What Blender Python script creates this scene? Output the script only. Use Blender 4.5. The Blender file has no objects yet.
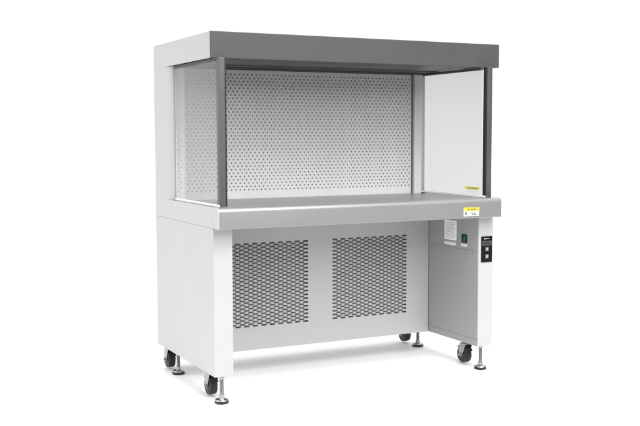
import bpy, bmesh, math
from mathutils import Vector, Matrix

# ---------------------------------------------------------------- camera, light, exposure
scene = bpy.context.scene
COL = scene.collection
FLOOR_DROP = 0.122                      # underside of the cabinet stands this far above the floor

cam_data = bpy.data.cameras.new("camera")
cam = bpy.data.objects.new("camera", cam_data)
COL.objects.link(cam)
YAW, PITCH, ROLL = 0.4659, 0.0764, -0.0023
cy, sy, cp, sp = math.cos(YAW), math.sin(YAW), math.cos(PITCH), math.sin(PITCH)
Fw = Vector((sy * cp, cy * cp, -sp))
Rt = Vector((cy, -sy, 0))
Up = Rt.cross(Fw)
cr, sr = math.cos(ROLL), math.sin(ROLL)
Rt, Up = cr * Rt + sr * Up, -sr * Rt + cr * Up
cam.matrix_world = Matrix(((Rt.x, Up.x, -Fw.x, -1.4918), (Rt.y, Up.y, -Fw.y, -3.9946),
                           (Rt.z, Up.z, -Fw.z, 1.0375 + FLOOR_DROP), (0, 0, 0, 1)))
cam_data.sensor_width = 36.0
cam_data.lens = 993.4575 / 640 * 36.0
cam_data.clip_start = 0.05
cam_data.clip_end = 1000.0
scene.camera = cam

world = bpy.data.worlds.new("World")
scene.world = world
world.use_nodes = True
bgn = world.node_tree.nodes["Background"]
bgn.inputs[1].default_value = 1.0
# added light by direction: white behind and beside, dimmed in front, boosted overhead
_nt = world.node_tree
_tc = _nt.nodes.new("ShaderNodeTexCoord")
_sx = _nt.nodes.new("ShaderNodeSeparateXYZ")
_nt.links.new(_tc.outputs["Generated"], _sx.inputs[0])
_mr = _nt.nodes.new("ShaderNodeMapRange")
_mr.interpolation_type = 'SMOOTHSTEP'
for _i, _v in ((1, -0.75), (2, 0.35), (3, 0.30), (4, 1.05)):
    _mr.inputs[_i].default_value = _v
_nt.links.new(_sx.outputs[1], _mr.inputs[0])
_mz = _nt.nodes.new("ShaderNodeMapRange")
for _i, _v in ((1, 0.35), (2, 1.0), (3, 0.0), (4, 0.85)):
    _mz.inputs[_i].default_value = _v
_nt.links.new(_sx.outputs[2], _mz.inputs[0])
_ad = _nt.nodes.new("ShaderNodeMath")
_ad.operation = 'ADD'
_nt.links.new(_mr.outputs[0], _ad.inputs[0])
_nt.links.new(_mz.outputs[0], _ad.inputs[1])
_ml = _nt.nodes.new("ShaderNodeMapRange")        # added glow from the left that lifts the side panels
_ml.interpolation_type = 'SMOOTHSTEP'
for _i, _v in ((1, -0.40), (2, -0.92), (3, 0.0), (4, 1.1)):
    _ml.inputs[_i].default_value = _v
_nt.links.new(_sx.outputs[0], _ml.inputs[0])
_a2 = _nt.nodes.new("ShaderNodeMath")
_a2.operation = 'ADD'
_nt.links.new(_ad.outputs[0], _a2.inputs[0])
_nt.links.new(_ml.outputs[0], _a2.inputs[1])
_mh = _nt.nodes.new("ShaderNodeMapRange")        # added horizon glow, blends background into floor behind the glass
_mh.interpolation_type = 'SMOOTHSTEP'
for _i, _v in ((1, 0.0), (2, 0.09), (3, 0.17), (4, 0.0)):
    _mh.inputs[_i].default_value = _v
_nt.links.new(_sx.outputs[2], _mh.inputs[0])
_a3 = _nt.nodes.new("ShaderNodeMath")
_a3.operation = 'ADD'
_nt.links.new(_a2.outputs[0], _a3.inputs[0])
_nt.links.new(_mh.outputs[0], _a3.inputs[1])
_nt.links.new(_a3.outputs[0], bgn.inputs[0])


def area_lamp(name, loc, target, sx, sy_, power):
    d = bpy.data.lights.new(name, 'AREA')
    d.shape = 'RECTANGLE'
    d.size, d.size_y, d.energy = sx, sy_, power
    o = bpy.data.objects.new(name, d)
    COL.objects.link(o)
    o.location = loc
    o.rotation_euler = (Vector(target) - Vector(loc)).to_track_quat('-Z', 'Y').to_euler()
    return o


area_lamp("added_key", (0.95, -4.4, 3.3), (0.75, 0.2, 0.5), 3.6, 2.6, 218)  # unseen key lamp added to brighten the floor under the table
area_lamp("added_overhead_fill", (0.75, -2.3, 3.7), (0.75, 0.1, 0.1), 2.4, 0.9, 95)  # unseen fill lamp added for the apron edge and the floor below

scene.view_settings.view_transform = 'Standard'
scene.view_settings.look = 'None'
scene.view_settings.exposure = 0.0
scene.view_settings.gamma = 1.0
scene.render.engine = 'CYCLES'
scene.cycles.use_denoising = True
scene.cycles.max_bounces = 10
scene.cycles.transparent_max_bounces = 16


# ---------------------------------------------------------------- materials
def material(name, color, rough=0.5, metal=0.0, var=0.03, rvar=0.08, scale=6.0, bump=0.0, bscale=400.0,
             stretch=(1, 1, 1), spec=0.5):
    m = bpy.data.materials.new(name)
    m.use_nodes = True
    nt = m.node_tree
    b = nt.nodes["Principled BSDF"]
    tc = nt.nodes.new("ShaderNodeTexCoord")
    mp = nt.nodes.new("ShaderNodeMapping")
    mp.inputs["Scale"].default_value = stretch
    nt.links.new(tc.outputs["Object"], mp.inputs[0])
    nz = nt.nodes.new("ShaderNodeTexNoise")
    nz.inputs["Scale"].default_value = scale
    nz.inputs["Detail"].default_value = 5
    nt.links.new(mp.outputs[0], nz.inputs["Vector"])
    mr = nt.nodes.new("ShaderNodeMapRange")
    mr.inputs[1].default_value, mr.inputs[2].default_value = 0.3, 0.7
    mr.inputs[3].default_value, mr.inputs[4].default_value = 1 - var, 1 + var
    nt.links.new(nz.outputs[0], mr.inputs[0])
    vm = nt.nodes.new("ShaderNodeVectorMath")
    vm.operation = 'SCALE'
    vm.inputs[0].default_value = color
    nt.links.new(mr.outputs[0], vm.inputs["Scale"])
    nt.links.new(vm.outputs[0], b.inputs["Base Color"])
    m2 = nt.nodes.new("ShaderNodeMapRange")
    m2.inputs[1].default_value, m2.inputs[2].default_value = 0.3, 0.7
    m2.inputs[3].default_value, m2.inputs[4].default_value = max(0.02, rough - rvar), min(1, rough + rvar)
    nt.links.new(nz.outputs[0], m2.inputs[0])
    nt.links.new(m2.outputs[0], b.inputs["Roughness"])
    b.inputs["Metallic"].default_value = metal
    b.inputs["Specular IOR Level"].default_value = spec
    if bump:
        n2 = nt.nodes.new("ShaderNodeTexNoise")
        n2.inputs["Scale"].default_value = bscale
        nt.links.new(mp.outputs[0], n2.inputs["Vector"])
        bp = nt.nodes.new("ShaderNodeBump")
        bp.inputs["Strength"].default_value = bump
        bp.inputs["Distance"].default_value = 0.0006
        nt.links.new(n2.outputs[0], bp.inputs["Height"])
        nt.links.new(bp.outputs[0], b.inputs["Normal"])
    return m


def g(v):
    return (v, v, v)


M_WHITE = material("white_powder_coat", g(0.45), 0.45, var=0.012, bump=0.12, spec=0.35)
M_PLATE = material("pale_perforated_steel", g(0.57), 0.42, var=0.02, bump=0.1)
M_PANEL = material("light_grey_powder_coat", g(0.42), 0.45, var=0.015, bump=0.12)
M_INNER = material("shade_darkened_cover", g(0.32), 0.45, var=0.015, bump=0.12)  # darker than the panel grey: shade of the inner leg face put into colour
M_FRAMEGREY = material("grey_plate_frame", g(0.28), 0.45)
M_HOOD = material("dark_grey_powder_coat", g(0.066), 0.5, var=0.02, bump=0.15, spec=0.3)
M_FLANGE = material("hood_flange_grey", g(0.045), 0.5, var=0.03, spec=0.3)
M_UNDER = material("hood_underside_grey", g(0.085), 0.5, var=0.03, spec=0.3)
M_SLOT = material("recess_black", g(0.03), 0.7, spec=0.2)
M_APRON = material("satin_steel_apron", g(0.325), 0.34, metal=0.5, var=0.012, rvar=0.015, scale=3)
M_STEEL = material("brushed_steel_top", g(0.29), 0.36, metal=0.55, var=0.05, scale=5.0, stretch=(1, 40, 1), bump=0.08)
M_ALU = material("anodised_aluminium", g(0.09), 0.4, metal=0.3, var=0.04)
M_GASKET = material("black_gasket", g(0.02), 0.55, spec=0.3)
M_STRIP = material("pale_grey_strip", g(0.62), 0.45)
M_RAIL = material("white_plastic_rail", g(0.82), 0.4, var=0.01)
M_BACK = material("filter_cavity", g(0.62), 0.8, spec=0.1, var=0.1, scale=30)
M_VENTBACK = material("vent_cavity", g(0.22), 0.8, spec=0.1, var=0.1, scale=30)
M_ZINC = material("zinc_plated_steel", g(0.36), 0.32, metal=0.85, var=0.08, scale=40)
M_CHROME = material("polished_steel", g(0.48), 0.25, metal=1.0, var=0.05, scale=40)
M_RUBBER = material("black_rubber", g(0.018), 0.5, var=0.15, scale=60, spec=0.4)
M_BLACK = material("black_control_face", g(0.006), 0.35, spec=0.2)
M_DISPLAY = material("dark_display", (0.035, 0.042, 0.05), 0.3)
M_BAND = material("display_band", g(0.055), 0.4)
M_BUTTON = material("grey_button", g(0.20), 0.5)
M_INK = material("white_ink", g(0.5), 0.5)
M_DARKINK = material("grey_ink", g(0.42), 0.6)
M_LABELINK = material("label_ink", g(0.14), 0.6)
M_PAPER = material("white_paper", g(0.9), 0.7, var=0.02, spec=0.2)
M_YELLOW = material("yellow_label", (0.85, 0.68, 0.05), 0.5, var=0.03)
M_LIME = material("lime_label", (0.80, 0.80, 0.10), 0.5, var=0.03)
M_BROWNINK = material("brown_ink", (0.22, 0.13, 0.03), 0.6)
M_RED = material("red_ink", (0.75, 0.12, 0.05), 0.6)
M_GREEN = material("green_rocker", (0.01, 0.16, 0.09), 0.3)
M_FLOOR = material("white_studio_floor", g(0.95), 0.55, var=0.004, rvar=0.03, spec=0.25)


M_DARKGROUND = material("dark_bounce_cut_ground", g(0.12), 0.7, var=0.1)


def glass_material(name, tint):
    m = bpy.data.materials.new(name)
    m.use_nodes = True
    nt = m.node_tree
    nt.nodes.clear()
    out = nt.nodes.new("ShaderNodeOutputMaterial")
    mix = nt.nodes.new("ShaderNodeMixShader")
    tr = nt.nodes.new("ShaderNodeBsdfTransparent")
    gl = nt.nodes.new("ShaderNodeBsdfGlossy")
    geo = nt.nodes.new("ShaderNodeNewGeometry")
    dot = nt.nodes.new("ShaderNodeVectorMath")
    dot.operation = 'DOT_PRODUCT'
    nt.links.new(geo.outputs["Normal"], dot.inputs[0])
    nt.links.new(geo.outputs["Incoming"], dot.inputs[1])
    prev = dot.outputs["Value"]
    for op, a in (('ABSOLUTE', None), ('SUBTRACT', 1.0), ('POWER', 5.0), ('MULTIPLY_ADD', 0.96)):
        md = nt.nodes.new("ShaderNodeMath")
        md.operation = op
        if op == 'SUBTRACT':
            md.inputs[0].default_value = a
            nt.links.new(prev, md.inputs[1])
        else:
            nt.links.new(prev, md.inputs[0])
            if a is not None:
                md.inputs[1].default_value = a
        if op == 'MULTIPLY_ADD':
            md.inputs[2].default_value = 0.04
        prev = md.outputs[0]
    tr.inputs[0].default_value = tint
    gl.inputs[0].default_value = (0.95, 0.96, 0.96, 1)
    gl.inputs["Roughness"].default_value = 0.0
    nt.links.new(prev, mix.inputs[0])
    nt.links.new(tr.outputs[0], mix.inputs[1])
    nt.links.new(gl.outputs[0], mix.inputs[2])
    nt.links.new(mix.outputs[0], out.inputs[0])
    return m


M_GLASS = glass_material("clear_side_glass", (0.805, 0.81, 0.805, 1))

# ---------------------------------------------------------------- helpers
ROOT_POS = Vector((0.735, 0.36, 0.0))
OFF = Vector((0, 0, FLOOR_DROP)) - ROOT_POS      # cabinet coordinates -> root coordinates


def link(name, bm, mat, parent=None, shift=True, smooth=False, bevel=0.0, seg=2):
    if shift:
        bmesh.ops.translate(bm, verts=bm.verts, vec=OFF)
    bmesh.ops.recalc_face_normals(bm, faces=bm.faces)
    me = bpy.data.meshes.new(name)
    bm.to_mesh(me)
    bm.free()
    o = bpy.data.objects.new(name, me)
    COL.objects.link(o)
    me.materials.append(mat)
    if smooth:
        for p in me.polygons:
            p.use_smooth = True
        try:
            me.set_sharp_from_angle(angle=math.radians(38))
        except Exception:
            pass
    if bevel:
        md = o.modifiers.new("edge", 'BEVEL')
        md.width = bevel
        md.segments = seg
        md.limit_method = 'ANGLE'
        md.angle_limit = math.radians(50)
        md.harden_normals = False
    if parent:
        o.parent = parent
    return o


def box(bm, x0, x1, y0, y1, z0, z1):
    vs = [bm.verts.new((x, y, z)) for x in (x0, x1) for y in (y0, y1) for z in (z0, z1)]
    for f in ((0, 1, 3, 2), (4, 6, 7, 5), (0, 4, 5, 1), (2, 3, 7, 6), (0, 2, 6, 4), (1, 5, 7, 3)):
        bm.faces.new([vs[i] for i in f])
    return vs


def boxes(name, mat, parent, *bs, **kw):
    bm = bmesh.new()
    for b in bs:
        box(bm, *b)
    return link(name, bm, mat, parent, **kw)


def extrude(bm, pts, axis, a, b):
    """closed outline pts (two coordinates) carried along axis from a to b"""
    def mk(p, t):
        return {0: (t, p[0], p[1]), 1: (p[0], t, p[1]), 2: (p[0], p[1], t)}[axis]
    A = [bm.verts.new(mk(p, a)) for p in pts]
    B = [bm.verts.new(mk(p, b)) for p in pts]
    n = len(pts)
    bm.faces.new(A)
    bm.faces.new(B[::-1])
    for i in range(n):
        j = (i + 1) % n
        bm.faces.new((A[i], A[j], B[j], B[i]))


def lathe(bm, prof, c, axis='z', n=32):
    """prof: (radius, height) list, closed to the axis at both ends"""
    rings = []
    for r, h in prof:
        ring = []
        for k in range(n):
            a = 2 * math.pi * k / n
            u, v = r * math.cos(a), r * math.sin(a)
            p = (u, v, h) if axis == 'z' else (h, u, v)
            ring.append(bm.verts.new((c[0] + p[0], c[1] + p[1], c[2] + p[2])))
        rings.append(ring)
    for a, b in zip(rings, rings[1:]):
        for k in range(n):
            bm.faces.new((a[k], a[(k + 1) % n], b[(k + 1) % n], b[k]))
    bm.faces.new(rings[0][::-1])
    bm.faces.new(rings[-1])


def gridplate(bm, xs, zs, filled, y0, y1):
    """sheet in the XZ plane with openings: walls only where filled meets empty"""
    nx, nz = len(xs) - 1, len(zs) - 1
    vf, vb = {}, {}

    def V(d, i, j, y):
        if (i, j) not in d:
            d[(i, j)] = bm.verts.new((xs[i], y, zs[j]))
        return d[(i, j)]
    F = [[filled(i, j) for j in range(nz)] for i in range(nx)]
    for i in range(nx):
        for j in range(nz):
            if not F[i][j]:
                continue
            c = [(i, j), (i + 1, j), (i + 1, j + 1), (i, j + 1)]
            bm.faces.new([V(vf, *q, y0) for q in c])
            bm.faces.new([V(vb, *q, y1) for q in reversed(c)])
            for (di, dj), (p, q) in (((0, -1), (0, 1)), ((1, 0), (1, 2)), ((0, 1), (2, 3)), ((-1, 0), (3, 0))):
                a, b = i + di, j + dj
                if not (0 <= a < nx and 0 <= b < nz and F[a][b]):
                    P, Q = c[p], c[q]
                    bm.faces.new((V(vf, *Q, y0), V(vf, *P, y0), V(vb, *P, y1), V(vb, *Q, y1)))


def holed_sheet(bm, x0, x1, z0, z1, zfirst, px, pz, rows, r, xfirst, y, depth, nx=None, parity=0):
    """flat sheet with staggered round holes, each hole with its own wall"""
    def quad(a, b, c, d):
        bm.faces.new([bm.verts.new(p) for p in (a, b, c, d)])

    def rect(xa, xb, za, zb):
        if xb - xa > 1e-6 and zb - za > 1e-6:
            quad((xa, y, za), (xb, y, za), (xb, y, zb), (xa, y, zb))
    rect(x0, x1, z0, zfirst - pz / 2)
    ztop = zfirst - pz / 2 + rows * pz
    rect(x0, x1, ztop, z1)
    for rr in range(rows):
        zc = zfirst + rr * pz
        za, zb = zc - pz / 2, zc + pz / 2
        cx = xfirst + (px / 2 if (rr + parity) % 2 else 0)
        xa = cx - px / 2
        if xa < x0 - 1e-9:
            cx += px
            xa += px
        rect(x0, xa, za, zb)
        while cx + px / 2 <= x1 + 1e-9:
            outer, inner, deep = [], [], []
            for k in range(8):
                a = math.pi / 4 * k
                c, s = math.cos(a), math.sin(a)
                m = max(abs(c), abs(s))
                outer.append(bm.verts.new((cx + c / m * px / 2, y, zc + s / m * pz / 2)))
                inner.append(bm.verts.new((cx + c * r, y, zc + s * r)))
                deep.append(bm.verts.new((cx + c * r, y + depth, zc + s * r)))
            for k in range(8):
                l = (k + 1) % 8
                bm.faces.new((outer[k], outer[l], inner[l], inner[k]))
                bm.faces.new((inner[k], inner[l], deep[l], deep[k]))
            cx += px
        rect(cx - px / 2, x1, za, zb)


# ---------------------------------------------------------------- setting
S = 120
bm = bmesh.new()
bm.faces.new([bm.verts.new(p) for p in ((-S, -S, -0.004), (S, -S, -0.004), (S, S, -0.004), (-S, S, -0.004))])
ground = link("ground", bm, M_DARKGROUND, shift=False)  # unseen dark plane, added to weaken floor bounce from the front
ground["kind"] = "structure"
ground["label"] = "unseen dark ground added beyond the white floor sheet to cut bounce light"
bm = bmesh.new()
bm.faces.new([bm.verts.new(p) for p in ((-S, -1.6, 0), (S, -1.6, 0), (S, S, 0), (-S, S, 0))])
floor = link("floor", bm, M_FLOOR, shift=False)
floor["kind"] = "structure"
floor["label"] = "plain white studio floor under the clean bench"

# ---------------------------------------------------------------- the bench
bench = bpy.data.objects.new("clean_bench", None)
COL.objects.link(bench)
bench.location = ROOT_POS
bench["label"] = "white laminar flow clean bench with dark grey hood and glass sides on casters"
bench["category"] = "clean bench"

W_HOOD, W_BASE, DEPTH = 1.50, 1.471, 0.798
LEGT = 0.087
INNER = 1.382
Z_BAND0, Z_BAND1 = 0.648, 0.738
Z_HOOD0, Z_HOOD1 = 1.374, 1.4855
Y_PLATE = 0.543

# hood: white shell open underneath, dark front plate, recessed grey underside
bm = bmesh.new()
box(bm, 0.0, 0.003, 0.006, DEPTH, Z_HOOD0, Z_HOOD1 - 0.003)
box(bm, W_HOOD - 0.003, W_HOOD, 0.006, DEPTH, Z_HOOD0, Z_HOOD1 - 0.003)
box(bm, 0.0, W_HOOD, 0.006, DEPTH, Z_HOOD1 - 0.003, Z_HOOD1)
box(bm, 0.003, W_HOOD - 0.003, DEPTH - 0.012, DEPTH, Z_HOOD0, Z_HOOD1 - 0.003)
hood = link("hood", bm, M_WHITE, bench)
bm = bmesh.new()
box(bm, -0.0015, W_HOOD + 0.0015, 0.0, 0.0055, Z_HOOD0 - 0.001, Z_HOOD1 + 0.001)
front = link("hood_front", bm, M_HOOD, hood, bevel=0.0035, seg=3)
# underside: front flange, dark slot, ceiling, slot, rear header
boxes("front_flange", M_FLANGE, hood, (0.0032, W_HOOD - 0.0032, 0.0065, 0.150, Z_HOOD0 + 0.001, Z_HOOD0 + 0.010))
boxes("underside", M_UNDER, hood,
      (0.0032, W_HOOD - 0.0032, 0.185, 0.400, Z_HOOD0 + 0.004, Z_HOOD0 + 0.014),
      (0.0032, W_HOOD - 0.0032, 0.416, 0.500, Z_HOOD0 + 0.001, Z_HOOD0 + 0.010),
      (0.034, 1.386, 0.508, 0.5365, Z_HOOD0 - 0.008, Z_HOOD0 + 0.010))
boxes("lamp_recess", M_SLOT, hood, (0.0032, W_HOOD - 0.0032, 0.0065, 0.640, Z_HOOD0 + 0.03, Z_HOOD0 + 0.034))

# rear filter cabinet: side columns with rounded returns, rear and inner walls
def column(bm, sgn, xs, xg):
    """sgn: outward direction; xs outer plane; xg where the return meets the glass"""
    pts = [(xs, DEPTH), (xs, 0.638)]
    for k in range(1, 9):
        t = k / 8 * math.pi / 2
        pts.append((xs + (xg - xs) * (1 - math.cos(t)), 0.638 - (0.638 - 0.551) * math.sin(t)))
    inner = xg + (0.010 if xg > xs else -0.010)
    pts += [(inner, 0.551), (inner, DEPTH)]
    extrude(bm, pts, 2, Z_BAND1, Z_HOOD0)


bm = bmesh.new()
column(bm, -1, 0.0, 0.022)
column(bm, 1, 1.462, 1.398)
box(bm, 0.032, 1.388, DEPTH - 0.01, DEPTH, Z_BAND1, Z_HOOD0)
cab = link("filter_cabinet", bm, M_WHITE, bench, smooth=True)

X0P, X1P = 0.068, 1.337
PX, PZ, ROWS = 0.0226, 0.0166, 35
bm = bmesh.new()
holed_sheet(bm, X0P, X1P, 0.7348, 1.364, 0.778, PX, PZ, ROWS, 0.0047, X0P + PX / 2, Y_PLATE, 0.002)
plate = link("perforated_plate", bm, M_PLATE, cab)
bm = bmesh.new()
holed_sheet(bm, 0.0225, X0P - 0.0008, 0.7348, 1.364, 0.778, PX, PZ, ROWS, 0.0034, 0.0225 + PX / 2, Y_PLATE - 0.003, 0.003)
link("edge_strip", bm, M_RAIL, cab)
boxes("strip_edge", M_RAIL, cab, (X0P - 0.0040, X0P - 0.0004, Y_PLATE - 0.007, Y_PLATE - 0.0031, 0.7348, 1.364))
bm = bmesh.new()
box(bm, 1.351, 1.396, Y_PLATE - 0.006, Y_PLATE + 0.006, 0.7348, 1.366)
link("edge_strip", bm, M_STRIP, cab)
boxes("plate_gasket", M_ALU, cab, (1.3372, 1.3405, Y_PLATE - 0.006, Y_PLATE + 0.004, 0.7348, 1.366))
boxes("plate_frame", M_FRAMEGREY, cab, (1.3407, 1.3508, Y_PLATE - 0.008, Y_PLATE + 0.004, 0.7348, 1.366))
boxes("filter", M_BACK, cab, (0.034, 1.386, Y_PLATE + 0.007, Y_PLATE + 0.016, 0.742, 1.366))

# work table: box under the steel top, front apron with rounded upper edge
bm = bmesh.new()
box(bm, 0.0, 1.462, 0.0, DEPTH, Z_BAND0, 0.7300)
box(bm, 0.0, 0.012, 0.0, DEPTH, 0.7300, Z_BAND1)
box(bm, 1.450, 1.462, 0.0, DEPTH, 0.7300, Z_BAND1)
table = link("table_frame", bm, M_WHITE, bench)
bm = bmesh.new()
box(bm, 0.0135, 1.4485, -0.034, Y_PLATE - 0.004, 0.7302, 0.7345)
link("work_surface", bm, M_STEEL, bench, bevel=0.001)


def apron_profile():
    y0, y1, z0, z1, r = -0.088, -0.0375, Z_BAND0, 0.7405, 0.020
    pts = [(y1, z0), (y0 + 0.003, z0), (y0, z0 + 0.003)]
    for k in range(0, 9):
        t = k / 8 * math.pi / 2
        pts.append((y0 + r - r * math.cos(t), z1 - r + r * math.sin(t)))
    pts += [(y1 - 0.003, z1), (y1, z1 - 0.003)]
    return pts


bm = bmesh.new()
extrude(bm, apron_profile(), 0, -0.001, 1.460)
apron = link("front_apron", bm, M_APRON, bench, smooth=True)
bm = bmesh.new()
ap = apron_profile()
extrude(bm, ap, 0, -0.0055, -0.0015)
link("end_cap", bm, M_WHITE, apron, smooth=True)
bm = bmesh.new()
box(bm, 0.0, 1.459, -0.037, -0.0005, Z_BAND0 + 0.001, 0.722)
box(bm, 0.0, 0.010, -0.037, -0.0005, 0.722, Z_BAND1)
link("apron_filler", bm, M_WHITE, apron)

# side glass, its rails and the two front posts
for side, x0 in (("l", 0.0235), ("r", 1.4000)):
    gl = boxes("side_glass", M_GLASS, bench, (x0, x0 + 0.005, -0.002, Y_PLATE - 0.012, 0.750, 1.3598))
    boxes("top_rail", M_UNDER, gl, (x0 - 0.003, x0 + 0.008, 0.0, Y_PLATE - 0.010, 1.3600, 1.3738))
    xr = x0 - 0.009 if side == "l" else x0 - 0.004
    boxes("bottom_rail", M_RAIL, gl, (xr, xr + 0.017, -0.030, Y_PLATE - 0.006, 0.7405, 0.7495), bevel=0.0015)
for side, x0 in (("l", 0.0235), ("r", 1.4115)):
    post = boxes("post", M_ALU, bench, (x0, x0 + 0.029, -0.031, -0.003, 0.738, 1.3735), bevel=0.002)
    xg = x0 + 0.0293 if side == "l" else x0 - 0.0065
    boxes("gasket", M_GASKET, post, (xg, xg + 0.006, -0.030, -0.006, 0.742, 1.3732))

# legs
ll = boxes("leg", M_WHITE, bench, (0.0, LEGT, -0.0115, DEPTH, 0.0, Z_BAND0 - 0.0009), bevel=0.0012)
rl = boxes("leg", M_WHITE, bench, (INNER, W_BASE - 0.002, -0.0115, DEPTH, 0.0, Z_BAND0 - 0.0009), bevel=0.0012)
# inner face of the right leg: access cover with screws, notice, power switch
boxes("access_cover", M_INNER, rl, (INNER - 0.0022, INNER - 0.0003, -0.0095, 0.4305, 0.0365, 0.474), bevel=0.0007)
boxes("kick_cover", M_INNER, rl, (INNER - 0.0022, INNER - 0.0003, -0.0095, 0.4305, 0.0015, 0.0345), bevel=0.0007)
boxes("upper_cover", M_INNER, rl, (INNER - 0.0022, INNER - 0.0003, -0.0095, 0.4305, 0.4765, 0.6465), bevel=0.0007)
bm = bmesh.new()
bm.free()
for yy, zz in ((0.032, 0.46), (0.41, 0.46), (0.032, 0.05), (0.41, 0.05), (0.41, 0.25), (0.032, 0.25)):
    bm = bmesh.new()
    lathe(bm, ((0.0045, 0.0), (0.0045, -0.001), (0.003, -0.0018)), (INNER - 0.0022, yy, zz), 'x', 14)
    link("screw", bm, M_ZINC, rl)
XF = INNER - 0.0024
nt_ = boxes("paper_notice", M_PAPER, bench, (XF - 0.0008, XF, 0.175, 0.283, 0.511, 0.612))
bm = bmesh.new()
for k in range(9):
    zz = 0.600 - k * 0.0095
    box(bm, XF - 0.0012, XF - 0.0009, 0.186 + (0.012 if k % 3 == 2 else 0), 0.272, zz - 0.0016, zz + 0.0012)
link("print", bm, M_DARKINK, nt_)
st = boxes("rating_label", M_PAPER, bench, (XF - 0.0008, XF, 0.183, 0.283, 0.486, 0.500))
bm = bmesh.new()
for k in range(9):
    box(bm, XF - 0.0012, XF - 0.0009, 0.190 + k * 0.0098, 0.197 + k * 0.0098, 0.4915, 0.4945)
link("print", bm, M_DARKINK, st)
sw = boxes("power_switch", M_BLACK, bench, (XF - 0.004, XF, 0.084, 0.126, 0.508, 0.549), bevel=0.001)
bm = bmesh.new()
extrude(bm, [(XF - 0.0045, 0.514), (XF - 0.009, 0.516), (XF - 0.0055, 0.529), (XF - 0.0055, 0.543), (XF - 0.0045, 0.543)],
        1, 0.090, 0.109)
link("rocker", bm, M_GREEN, sw)
sl = boxes("switch_label", M_PAPER, bench, (XF - 0.0008, XF, 0.082, 0.133, 0.489, 0.5005))
bm = bmesh.new()
for k in range(4):
    box(bm, XF - 0.0012, XF - 0.0009, 0.090 + k * 0.0098, 0.097 + k * 0.0098, 0.4935, 0.4965)
link("print", bm, M_DARKINK, sl)

# control panel on the front of the right leg
YF = -0.0117
cpn = boxes("control_panel", M_BLACK, bench, (1.3965, 1.4610, YF - 0.004, YF, 0.420, 0.548), bevel=0.0015)
boxes("display", M_DISPLAY, cpn, (1.408, 1.4495, YF - 0.0062, YF - 0.0052, 0.509, 0.519))
boxes("display_band", M_BAND, cpn, (1.3985, 1.4590, YF - 0.0050, YF - 0.0041, 0.502, 0.526))
bm = bmesh.new()
for k, w in enumerate((0.004, 0.003, 0.003, 0.003)):
    box(bm, 1.4235 + k * 0.0052, 1.4235 + k * 0.0052 + w, YF - 0.0046, YF - 0.0041, 0.5345, 0.5385)
lathe_pts = [(1.4155 + 0.0045 * math.cos(a * math.pi / 6), 0.5365 + 0.0038 * math.sin(a * math.pi / 6)) for a in range(12)]
extrude(bm, lathe_pts, 1, YF - 0.0046, YF - 0.0041)
link("logo", bm, M_INK, cpn)
for zz in (0.4845, 0.4485):
    b_ = boxes("button", M_BUTTON, cpn, (1.4195, 1.4375, YF - 0.0062, YF - 0.0041, zz - 0.0095, zz + 0.0095), bevel=0.0012)
    boxes("symbol", M_INK, b_, (1.4245, 1.4325, YF - 0.0067, YF - 0.0063, zz - 0.0005, zz + 0.0045),
          (1.4270, 1.4300, YF - 0.0067, YF - 0.0063, zz - 0.006, zz - 0.002))

# caution label on the apron: yellow heading over white text block
YA = -0.0882
lab = boxes("caution_label", M_PAPER, bench, (1.238, 1.326, YA - 0.0006, YA, 0.659, 0.6985))
boxes("heading", M_YELLOW, lab, (1.240, 1.328, YA - 0.0012, YA - 0.0007, 0.682, 0.6998))
bm = bmesh.new()
for x0, x1 in ((1.259, 1.268), (1.272, 1.276), (1.280, 1.291), (1.295, 1.306)):
    box(bm, x0, x1, YA - 0.0016, YA - 0.0013, 0.686, 0.6955)
link("heading_print", bm, M_BROWNINK, lab)
bm = bmesh.new()
extrude(bm, [(1.314, 0.6855), (1.3235, 0.6855), (1.3188, 0.6955)], 1, YA - 0.0016, YA - 0.0013)
link("warning_symbol", bm, M_RED, lab)
bm = bmesh.new()
box(bm, 1.245, 1.256, YA - 0.0013, YA - 0.0008, 0.665, 0.679)
for k in range(3):
    box(bm, 1.282 - k * 0.003, 1.314 - k * 0.004, YA - 0.0013, YA - 0.0008, 0.6635 + k * 0.006, 0.6670 + k * 0.006)
link("text_print", bm, M_LABELINK, lab)

# lime sticker inside on the right glass
XG = 1.3996
stk = boxes("glass_sticker", M_LIME, bench, (XG - 0.0006, XG, 0.012, 0.135, 0.7755, 0.789))
boxes("sticker_text", M_PAPER, stk, (XG - 0.0005, XG, 0.018, 0.120, 0.7600, 0.7752))
bm = bmesh.new()
for k in range(5):
    box(bm, XG - 0.0010, XG - 0.0007, 0.030 + k * 0.016, 0.040 + k * 0.016, 0.7795, 0.7855)
link("sticker_print", bm, M_BROWNINK, stk)

# recessed back panel between the legs with two louvred vents
YB = 0.432
VENTS = ((0.225, 0.671), (0.800, 1.246))
VZ0, VZ1 = 0.113, 0.535
xs = [LEGT + 0.001, VENTS[0][0], VENTS[0][1], VENTS[1][0], VENTS[1][1], INNER - 0.004]
zs = [0.0, VZ0, VZ1, Z_BAND0 - 0.003]
bm = bmesh.new()
gridplate(bm, xs, zs, lambda i, j: not (j == 1 and i in (1, 3)), YB, YB + 0.002)
back = link("back_panel", bm, M_PANEL, bench)
HP = (VENTS[0][1] - VENTS[0][0]) / 19.6          # half pitch of the slot columns
RP = (VZ1 - VZ0) / 22.0                          # row pitch
SL, SH = HP * 1.34, RP * 0.47                    # slot length and height


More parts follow.
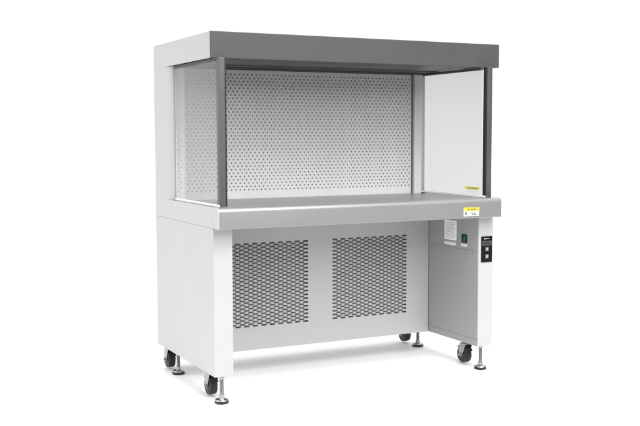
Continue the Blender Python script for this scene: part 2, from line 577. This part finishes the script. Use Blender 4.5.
def vent(x0, x1):
    xb, zb = {x0, x1}, {VZ0, VZ1}
    cols = []
    k = 0
    c = x0 + HP * 0.8
    while c + SL / 2 < x1 - 0.0015:
        xa, xz = c - SL / 2, c + SL / 2
        rows_ = []
        for r in range(22):
            zc = VZ0 + RP * (r + 0.30 + (0.5 if k % 2 else 0.0))
            if zc + SH / 2 < VZ1 - 0.001:
                rows_.append((zc - SH / 2, zc + SH / 2))
        cols.append((xa, xz, rows_))
        e = 0.0028
        for q in (xa, xa + e, xz - e, xz):
            xb.add(round(q, 6))
        for za, zz in rows_:
            for q in (za, za + SH * 0.28, zz - SH * 0.28, zz):
                zb.add(round(q, 6))
        c += HP
        k += 1
    xs_, zs_ = sorted(xb), sorted(zb)

    def filled(i, j):
        xm, zm = (xs_[i] + xs_[i + 1]) / 2, (zs_[j] + zs_[j + 1]) / 2
        for xa, xz, rr in cols:
            if xa < xm < xz:
                end = min(xm - xa, xz - xm) < 0.0028
                for za, zz in rr:
                    ins = SH * 0.28 if end else 0
                    if za + ins < zm < zz - ins:
                        return False
        return True
    b = bmesh.new()
    gridplate(b, xs_, zs_, filled, YB, YB + 0.002)
    return link("vent", b, M_PANEL, back)


for v in VENTS:
    vent(*v)
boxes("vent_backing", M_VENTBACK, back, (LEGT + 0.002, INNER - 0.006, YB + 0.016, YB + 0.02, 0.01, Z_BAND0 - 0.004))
boxes("rear_panel", M_WHITE, bench, (LEGT + 0.001, INNER - 0.001, DEPTH - 0.012, DEPTH - 0.002, 0.0, Z_BAND0 - 0.003))
boxes("floor_pan", M_PANEL, bench, (LEGT + 0.001, INNER - 0.001, YB + 0.022, DEPTH - 0.013, 0.004, 0.008))


# casters and levelling feet
def build_caster(loc):
    off, za, R = 0.016, -0.0718, 0.0425
    b = bmesh.new()
    box(b, -0.028, 0.028, -0.030, 0.030, -0.0038, -0.0004)
    lathe(b, ((0.021, -0.0115), (0.024, -0.0080), (0.021, -0.0040)), (0, 0, 0), 'z', 28)
    for s in (-1, 1):
        pts = [(-0.024, -0.0125), (0.024, -0.0125), (0.022 + off, -0.042), (off + 0.013, za - 0.003), (off + 0.005, za - 0.011),
               (off - 0.006, za - 0.011), (off - 0.013, za - 0.002)]
        xa = s * 0.0205
        extrude(b, pts, 0, xa, xa + s * 0.0028)
    box(b, -0.0233, 0.0233, -0.024, 0.024, -0.0150, -0.0118)
    fork = link("caster", b, M_ZINC, bench, shift=False, smooth=True, bevel=0.0008)
    fork.location = Vector(loc) + OFF
    b = bmesh.new()
    c = (0, off, za)
    lathe(b, ((0.012, -0.0185), (0.026, -0.0180), (0.028, -0.0160), (R - 0.005, -0.0178), (R - 0.0012, -0.0165), (R, -0.013), (R, 0.013),
              (R - 0.0012, 0.0165), (R - 0.005, 0.0178), (0.028, 0.0160), (0.026, 0.0180), (0.012, 0.0185)), c, 'x', 48)
    link("wheel", b, M_RUBBER, fork, shift=False, smooth=True)
    b = bmesh.new()                                   # brake housing over the front of the tread
    arc = []
    for k in range(9):
        t = math.radians(205 + k * 14)
        arc.append((off + (R + 0.0065) * math.cos(t), za - (R + 0.0065) * math.sin(t)))
    for k in range(8, -1, -1):
        t = math.radians(205 + k * 14)
        arc.append((off + (R + 0.0025) * math.cos(t), za - (R + 0.0025) * math.sin(t)))
    arc = [(y, min(z, -0.0153)) for y, z in arc]
    extrude(b, arc, 0, -0.0195, 0.0195)
    link("brake_housing", b, M_RUBBER, fork, shift=False, smooth=True)
    b = bmesh.new()
    lathe(b, ((0.004, -0.0340), (0.0068, -0.0330), (0.0068, -0.0250), (0.009, -0.0249), (0.009, -0.0234), (0.004, -0.0233),
              (0.004, 0.0234), (0.0068, 0.0235), (0.0068, 0.0300), (0.004, 0.0310)), c, 'x', 12)
    link("axle_bolt", b, M_CHROME, fork, shift=False)
    return fork


def build_foot(loc):
    b = bmesh.new()
    d = -0.0170
    lathe(b, ((0.0125, -0.0155), (0.0135, -0.014), (0.0135, -0.002), (0.0125, -0.0005)), (0, 0, 0), 'z', 6)
    prof = [(0.0080, -0.080 + d)]
    z = -0.079 + d
    while z < -0.0165:
        prof += [(0.0090, z), (0.0079, z + 0.0011)]
        z += 0.0022
    lathe(b, prof, (0, 0, 0), 'z', 24)
    lathe(b, ((0.0130, -0.0835 + d), (0.0130, -0.070 + d), (0.0115, -0.0685 + d)), (0, 0, 0), 'z', 6)
    foot = link("leveling_foot", b, M_ZINC, bench, shift=False, smooth=True)
    foot.location = Vector(loc) + OFF
    b = bmesh.new()
    lathe(b, ((0.0285, -0.0945 + d), (0.0300, -0.0915 + d), (0.0280, -0.0875 + d), (0.019, -0.0845 + d), (0.012, -0.0820 + d),
              (0.009, -0.0810 + d)), (0, 0, 0), 'z', 40)
    link("base_cap", b, M_CHROME, foot, shift=False, smooth=True)
    b = bmesh.new()
    lathe(b, ((0.0265, -0.1047 + d), (0.0300, -0.1030 + d), (0.0312, -0.0985 + d), (0.0305, -0.0947 + d)), (0, 0, 0), 'z', 40)
    link("rubber_pad", b, M_RUBBER, foot, shift=False, smooth=True)
    return foot


def copy_part(o, loc):
    c = o.copy()
    COL.objects.link(c)
    c.parent = bench
    c.location = Vector(loc) + OFF
    for ch in list(o.children):
        d = ch.copy()
        COL.objects.link(d)
        d.parent = c
    return c


caster = build_caster((0.0415, 0.133, 0.0))
for loc in ((0.0440, 0.727, 0.0), (1.4220, 0.142, 0.0), (1.4260, 0.731, 0.0)):
    copy_part(caster, loc)
foot = build_foot((0.0400, 0.012, 0.0))
for loc in ((0.0455, 0.615, 0.0), (1.4250, 0.024, 0.0), (1.4350, 0.622, 0.0)):
    copy_part(foot, loc)
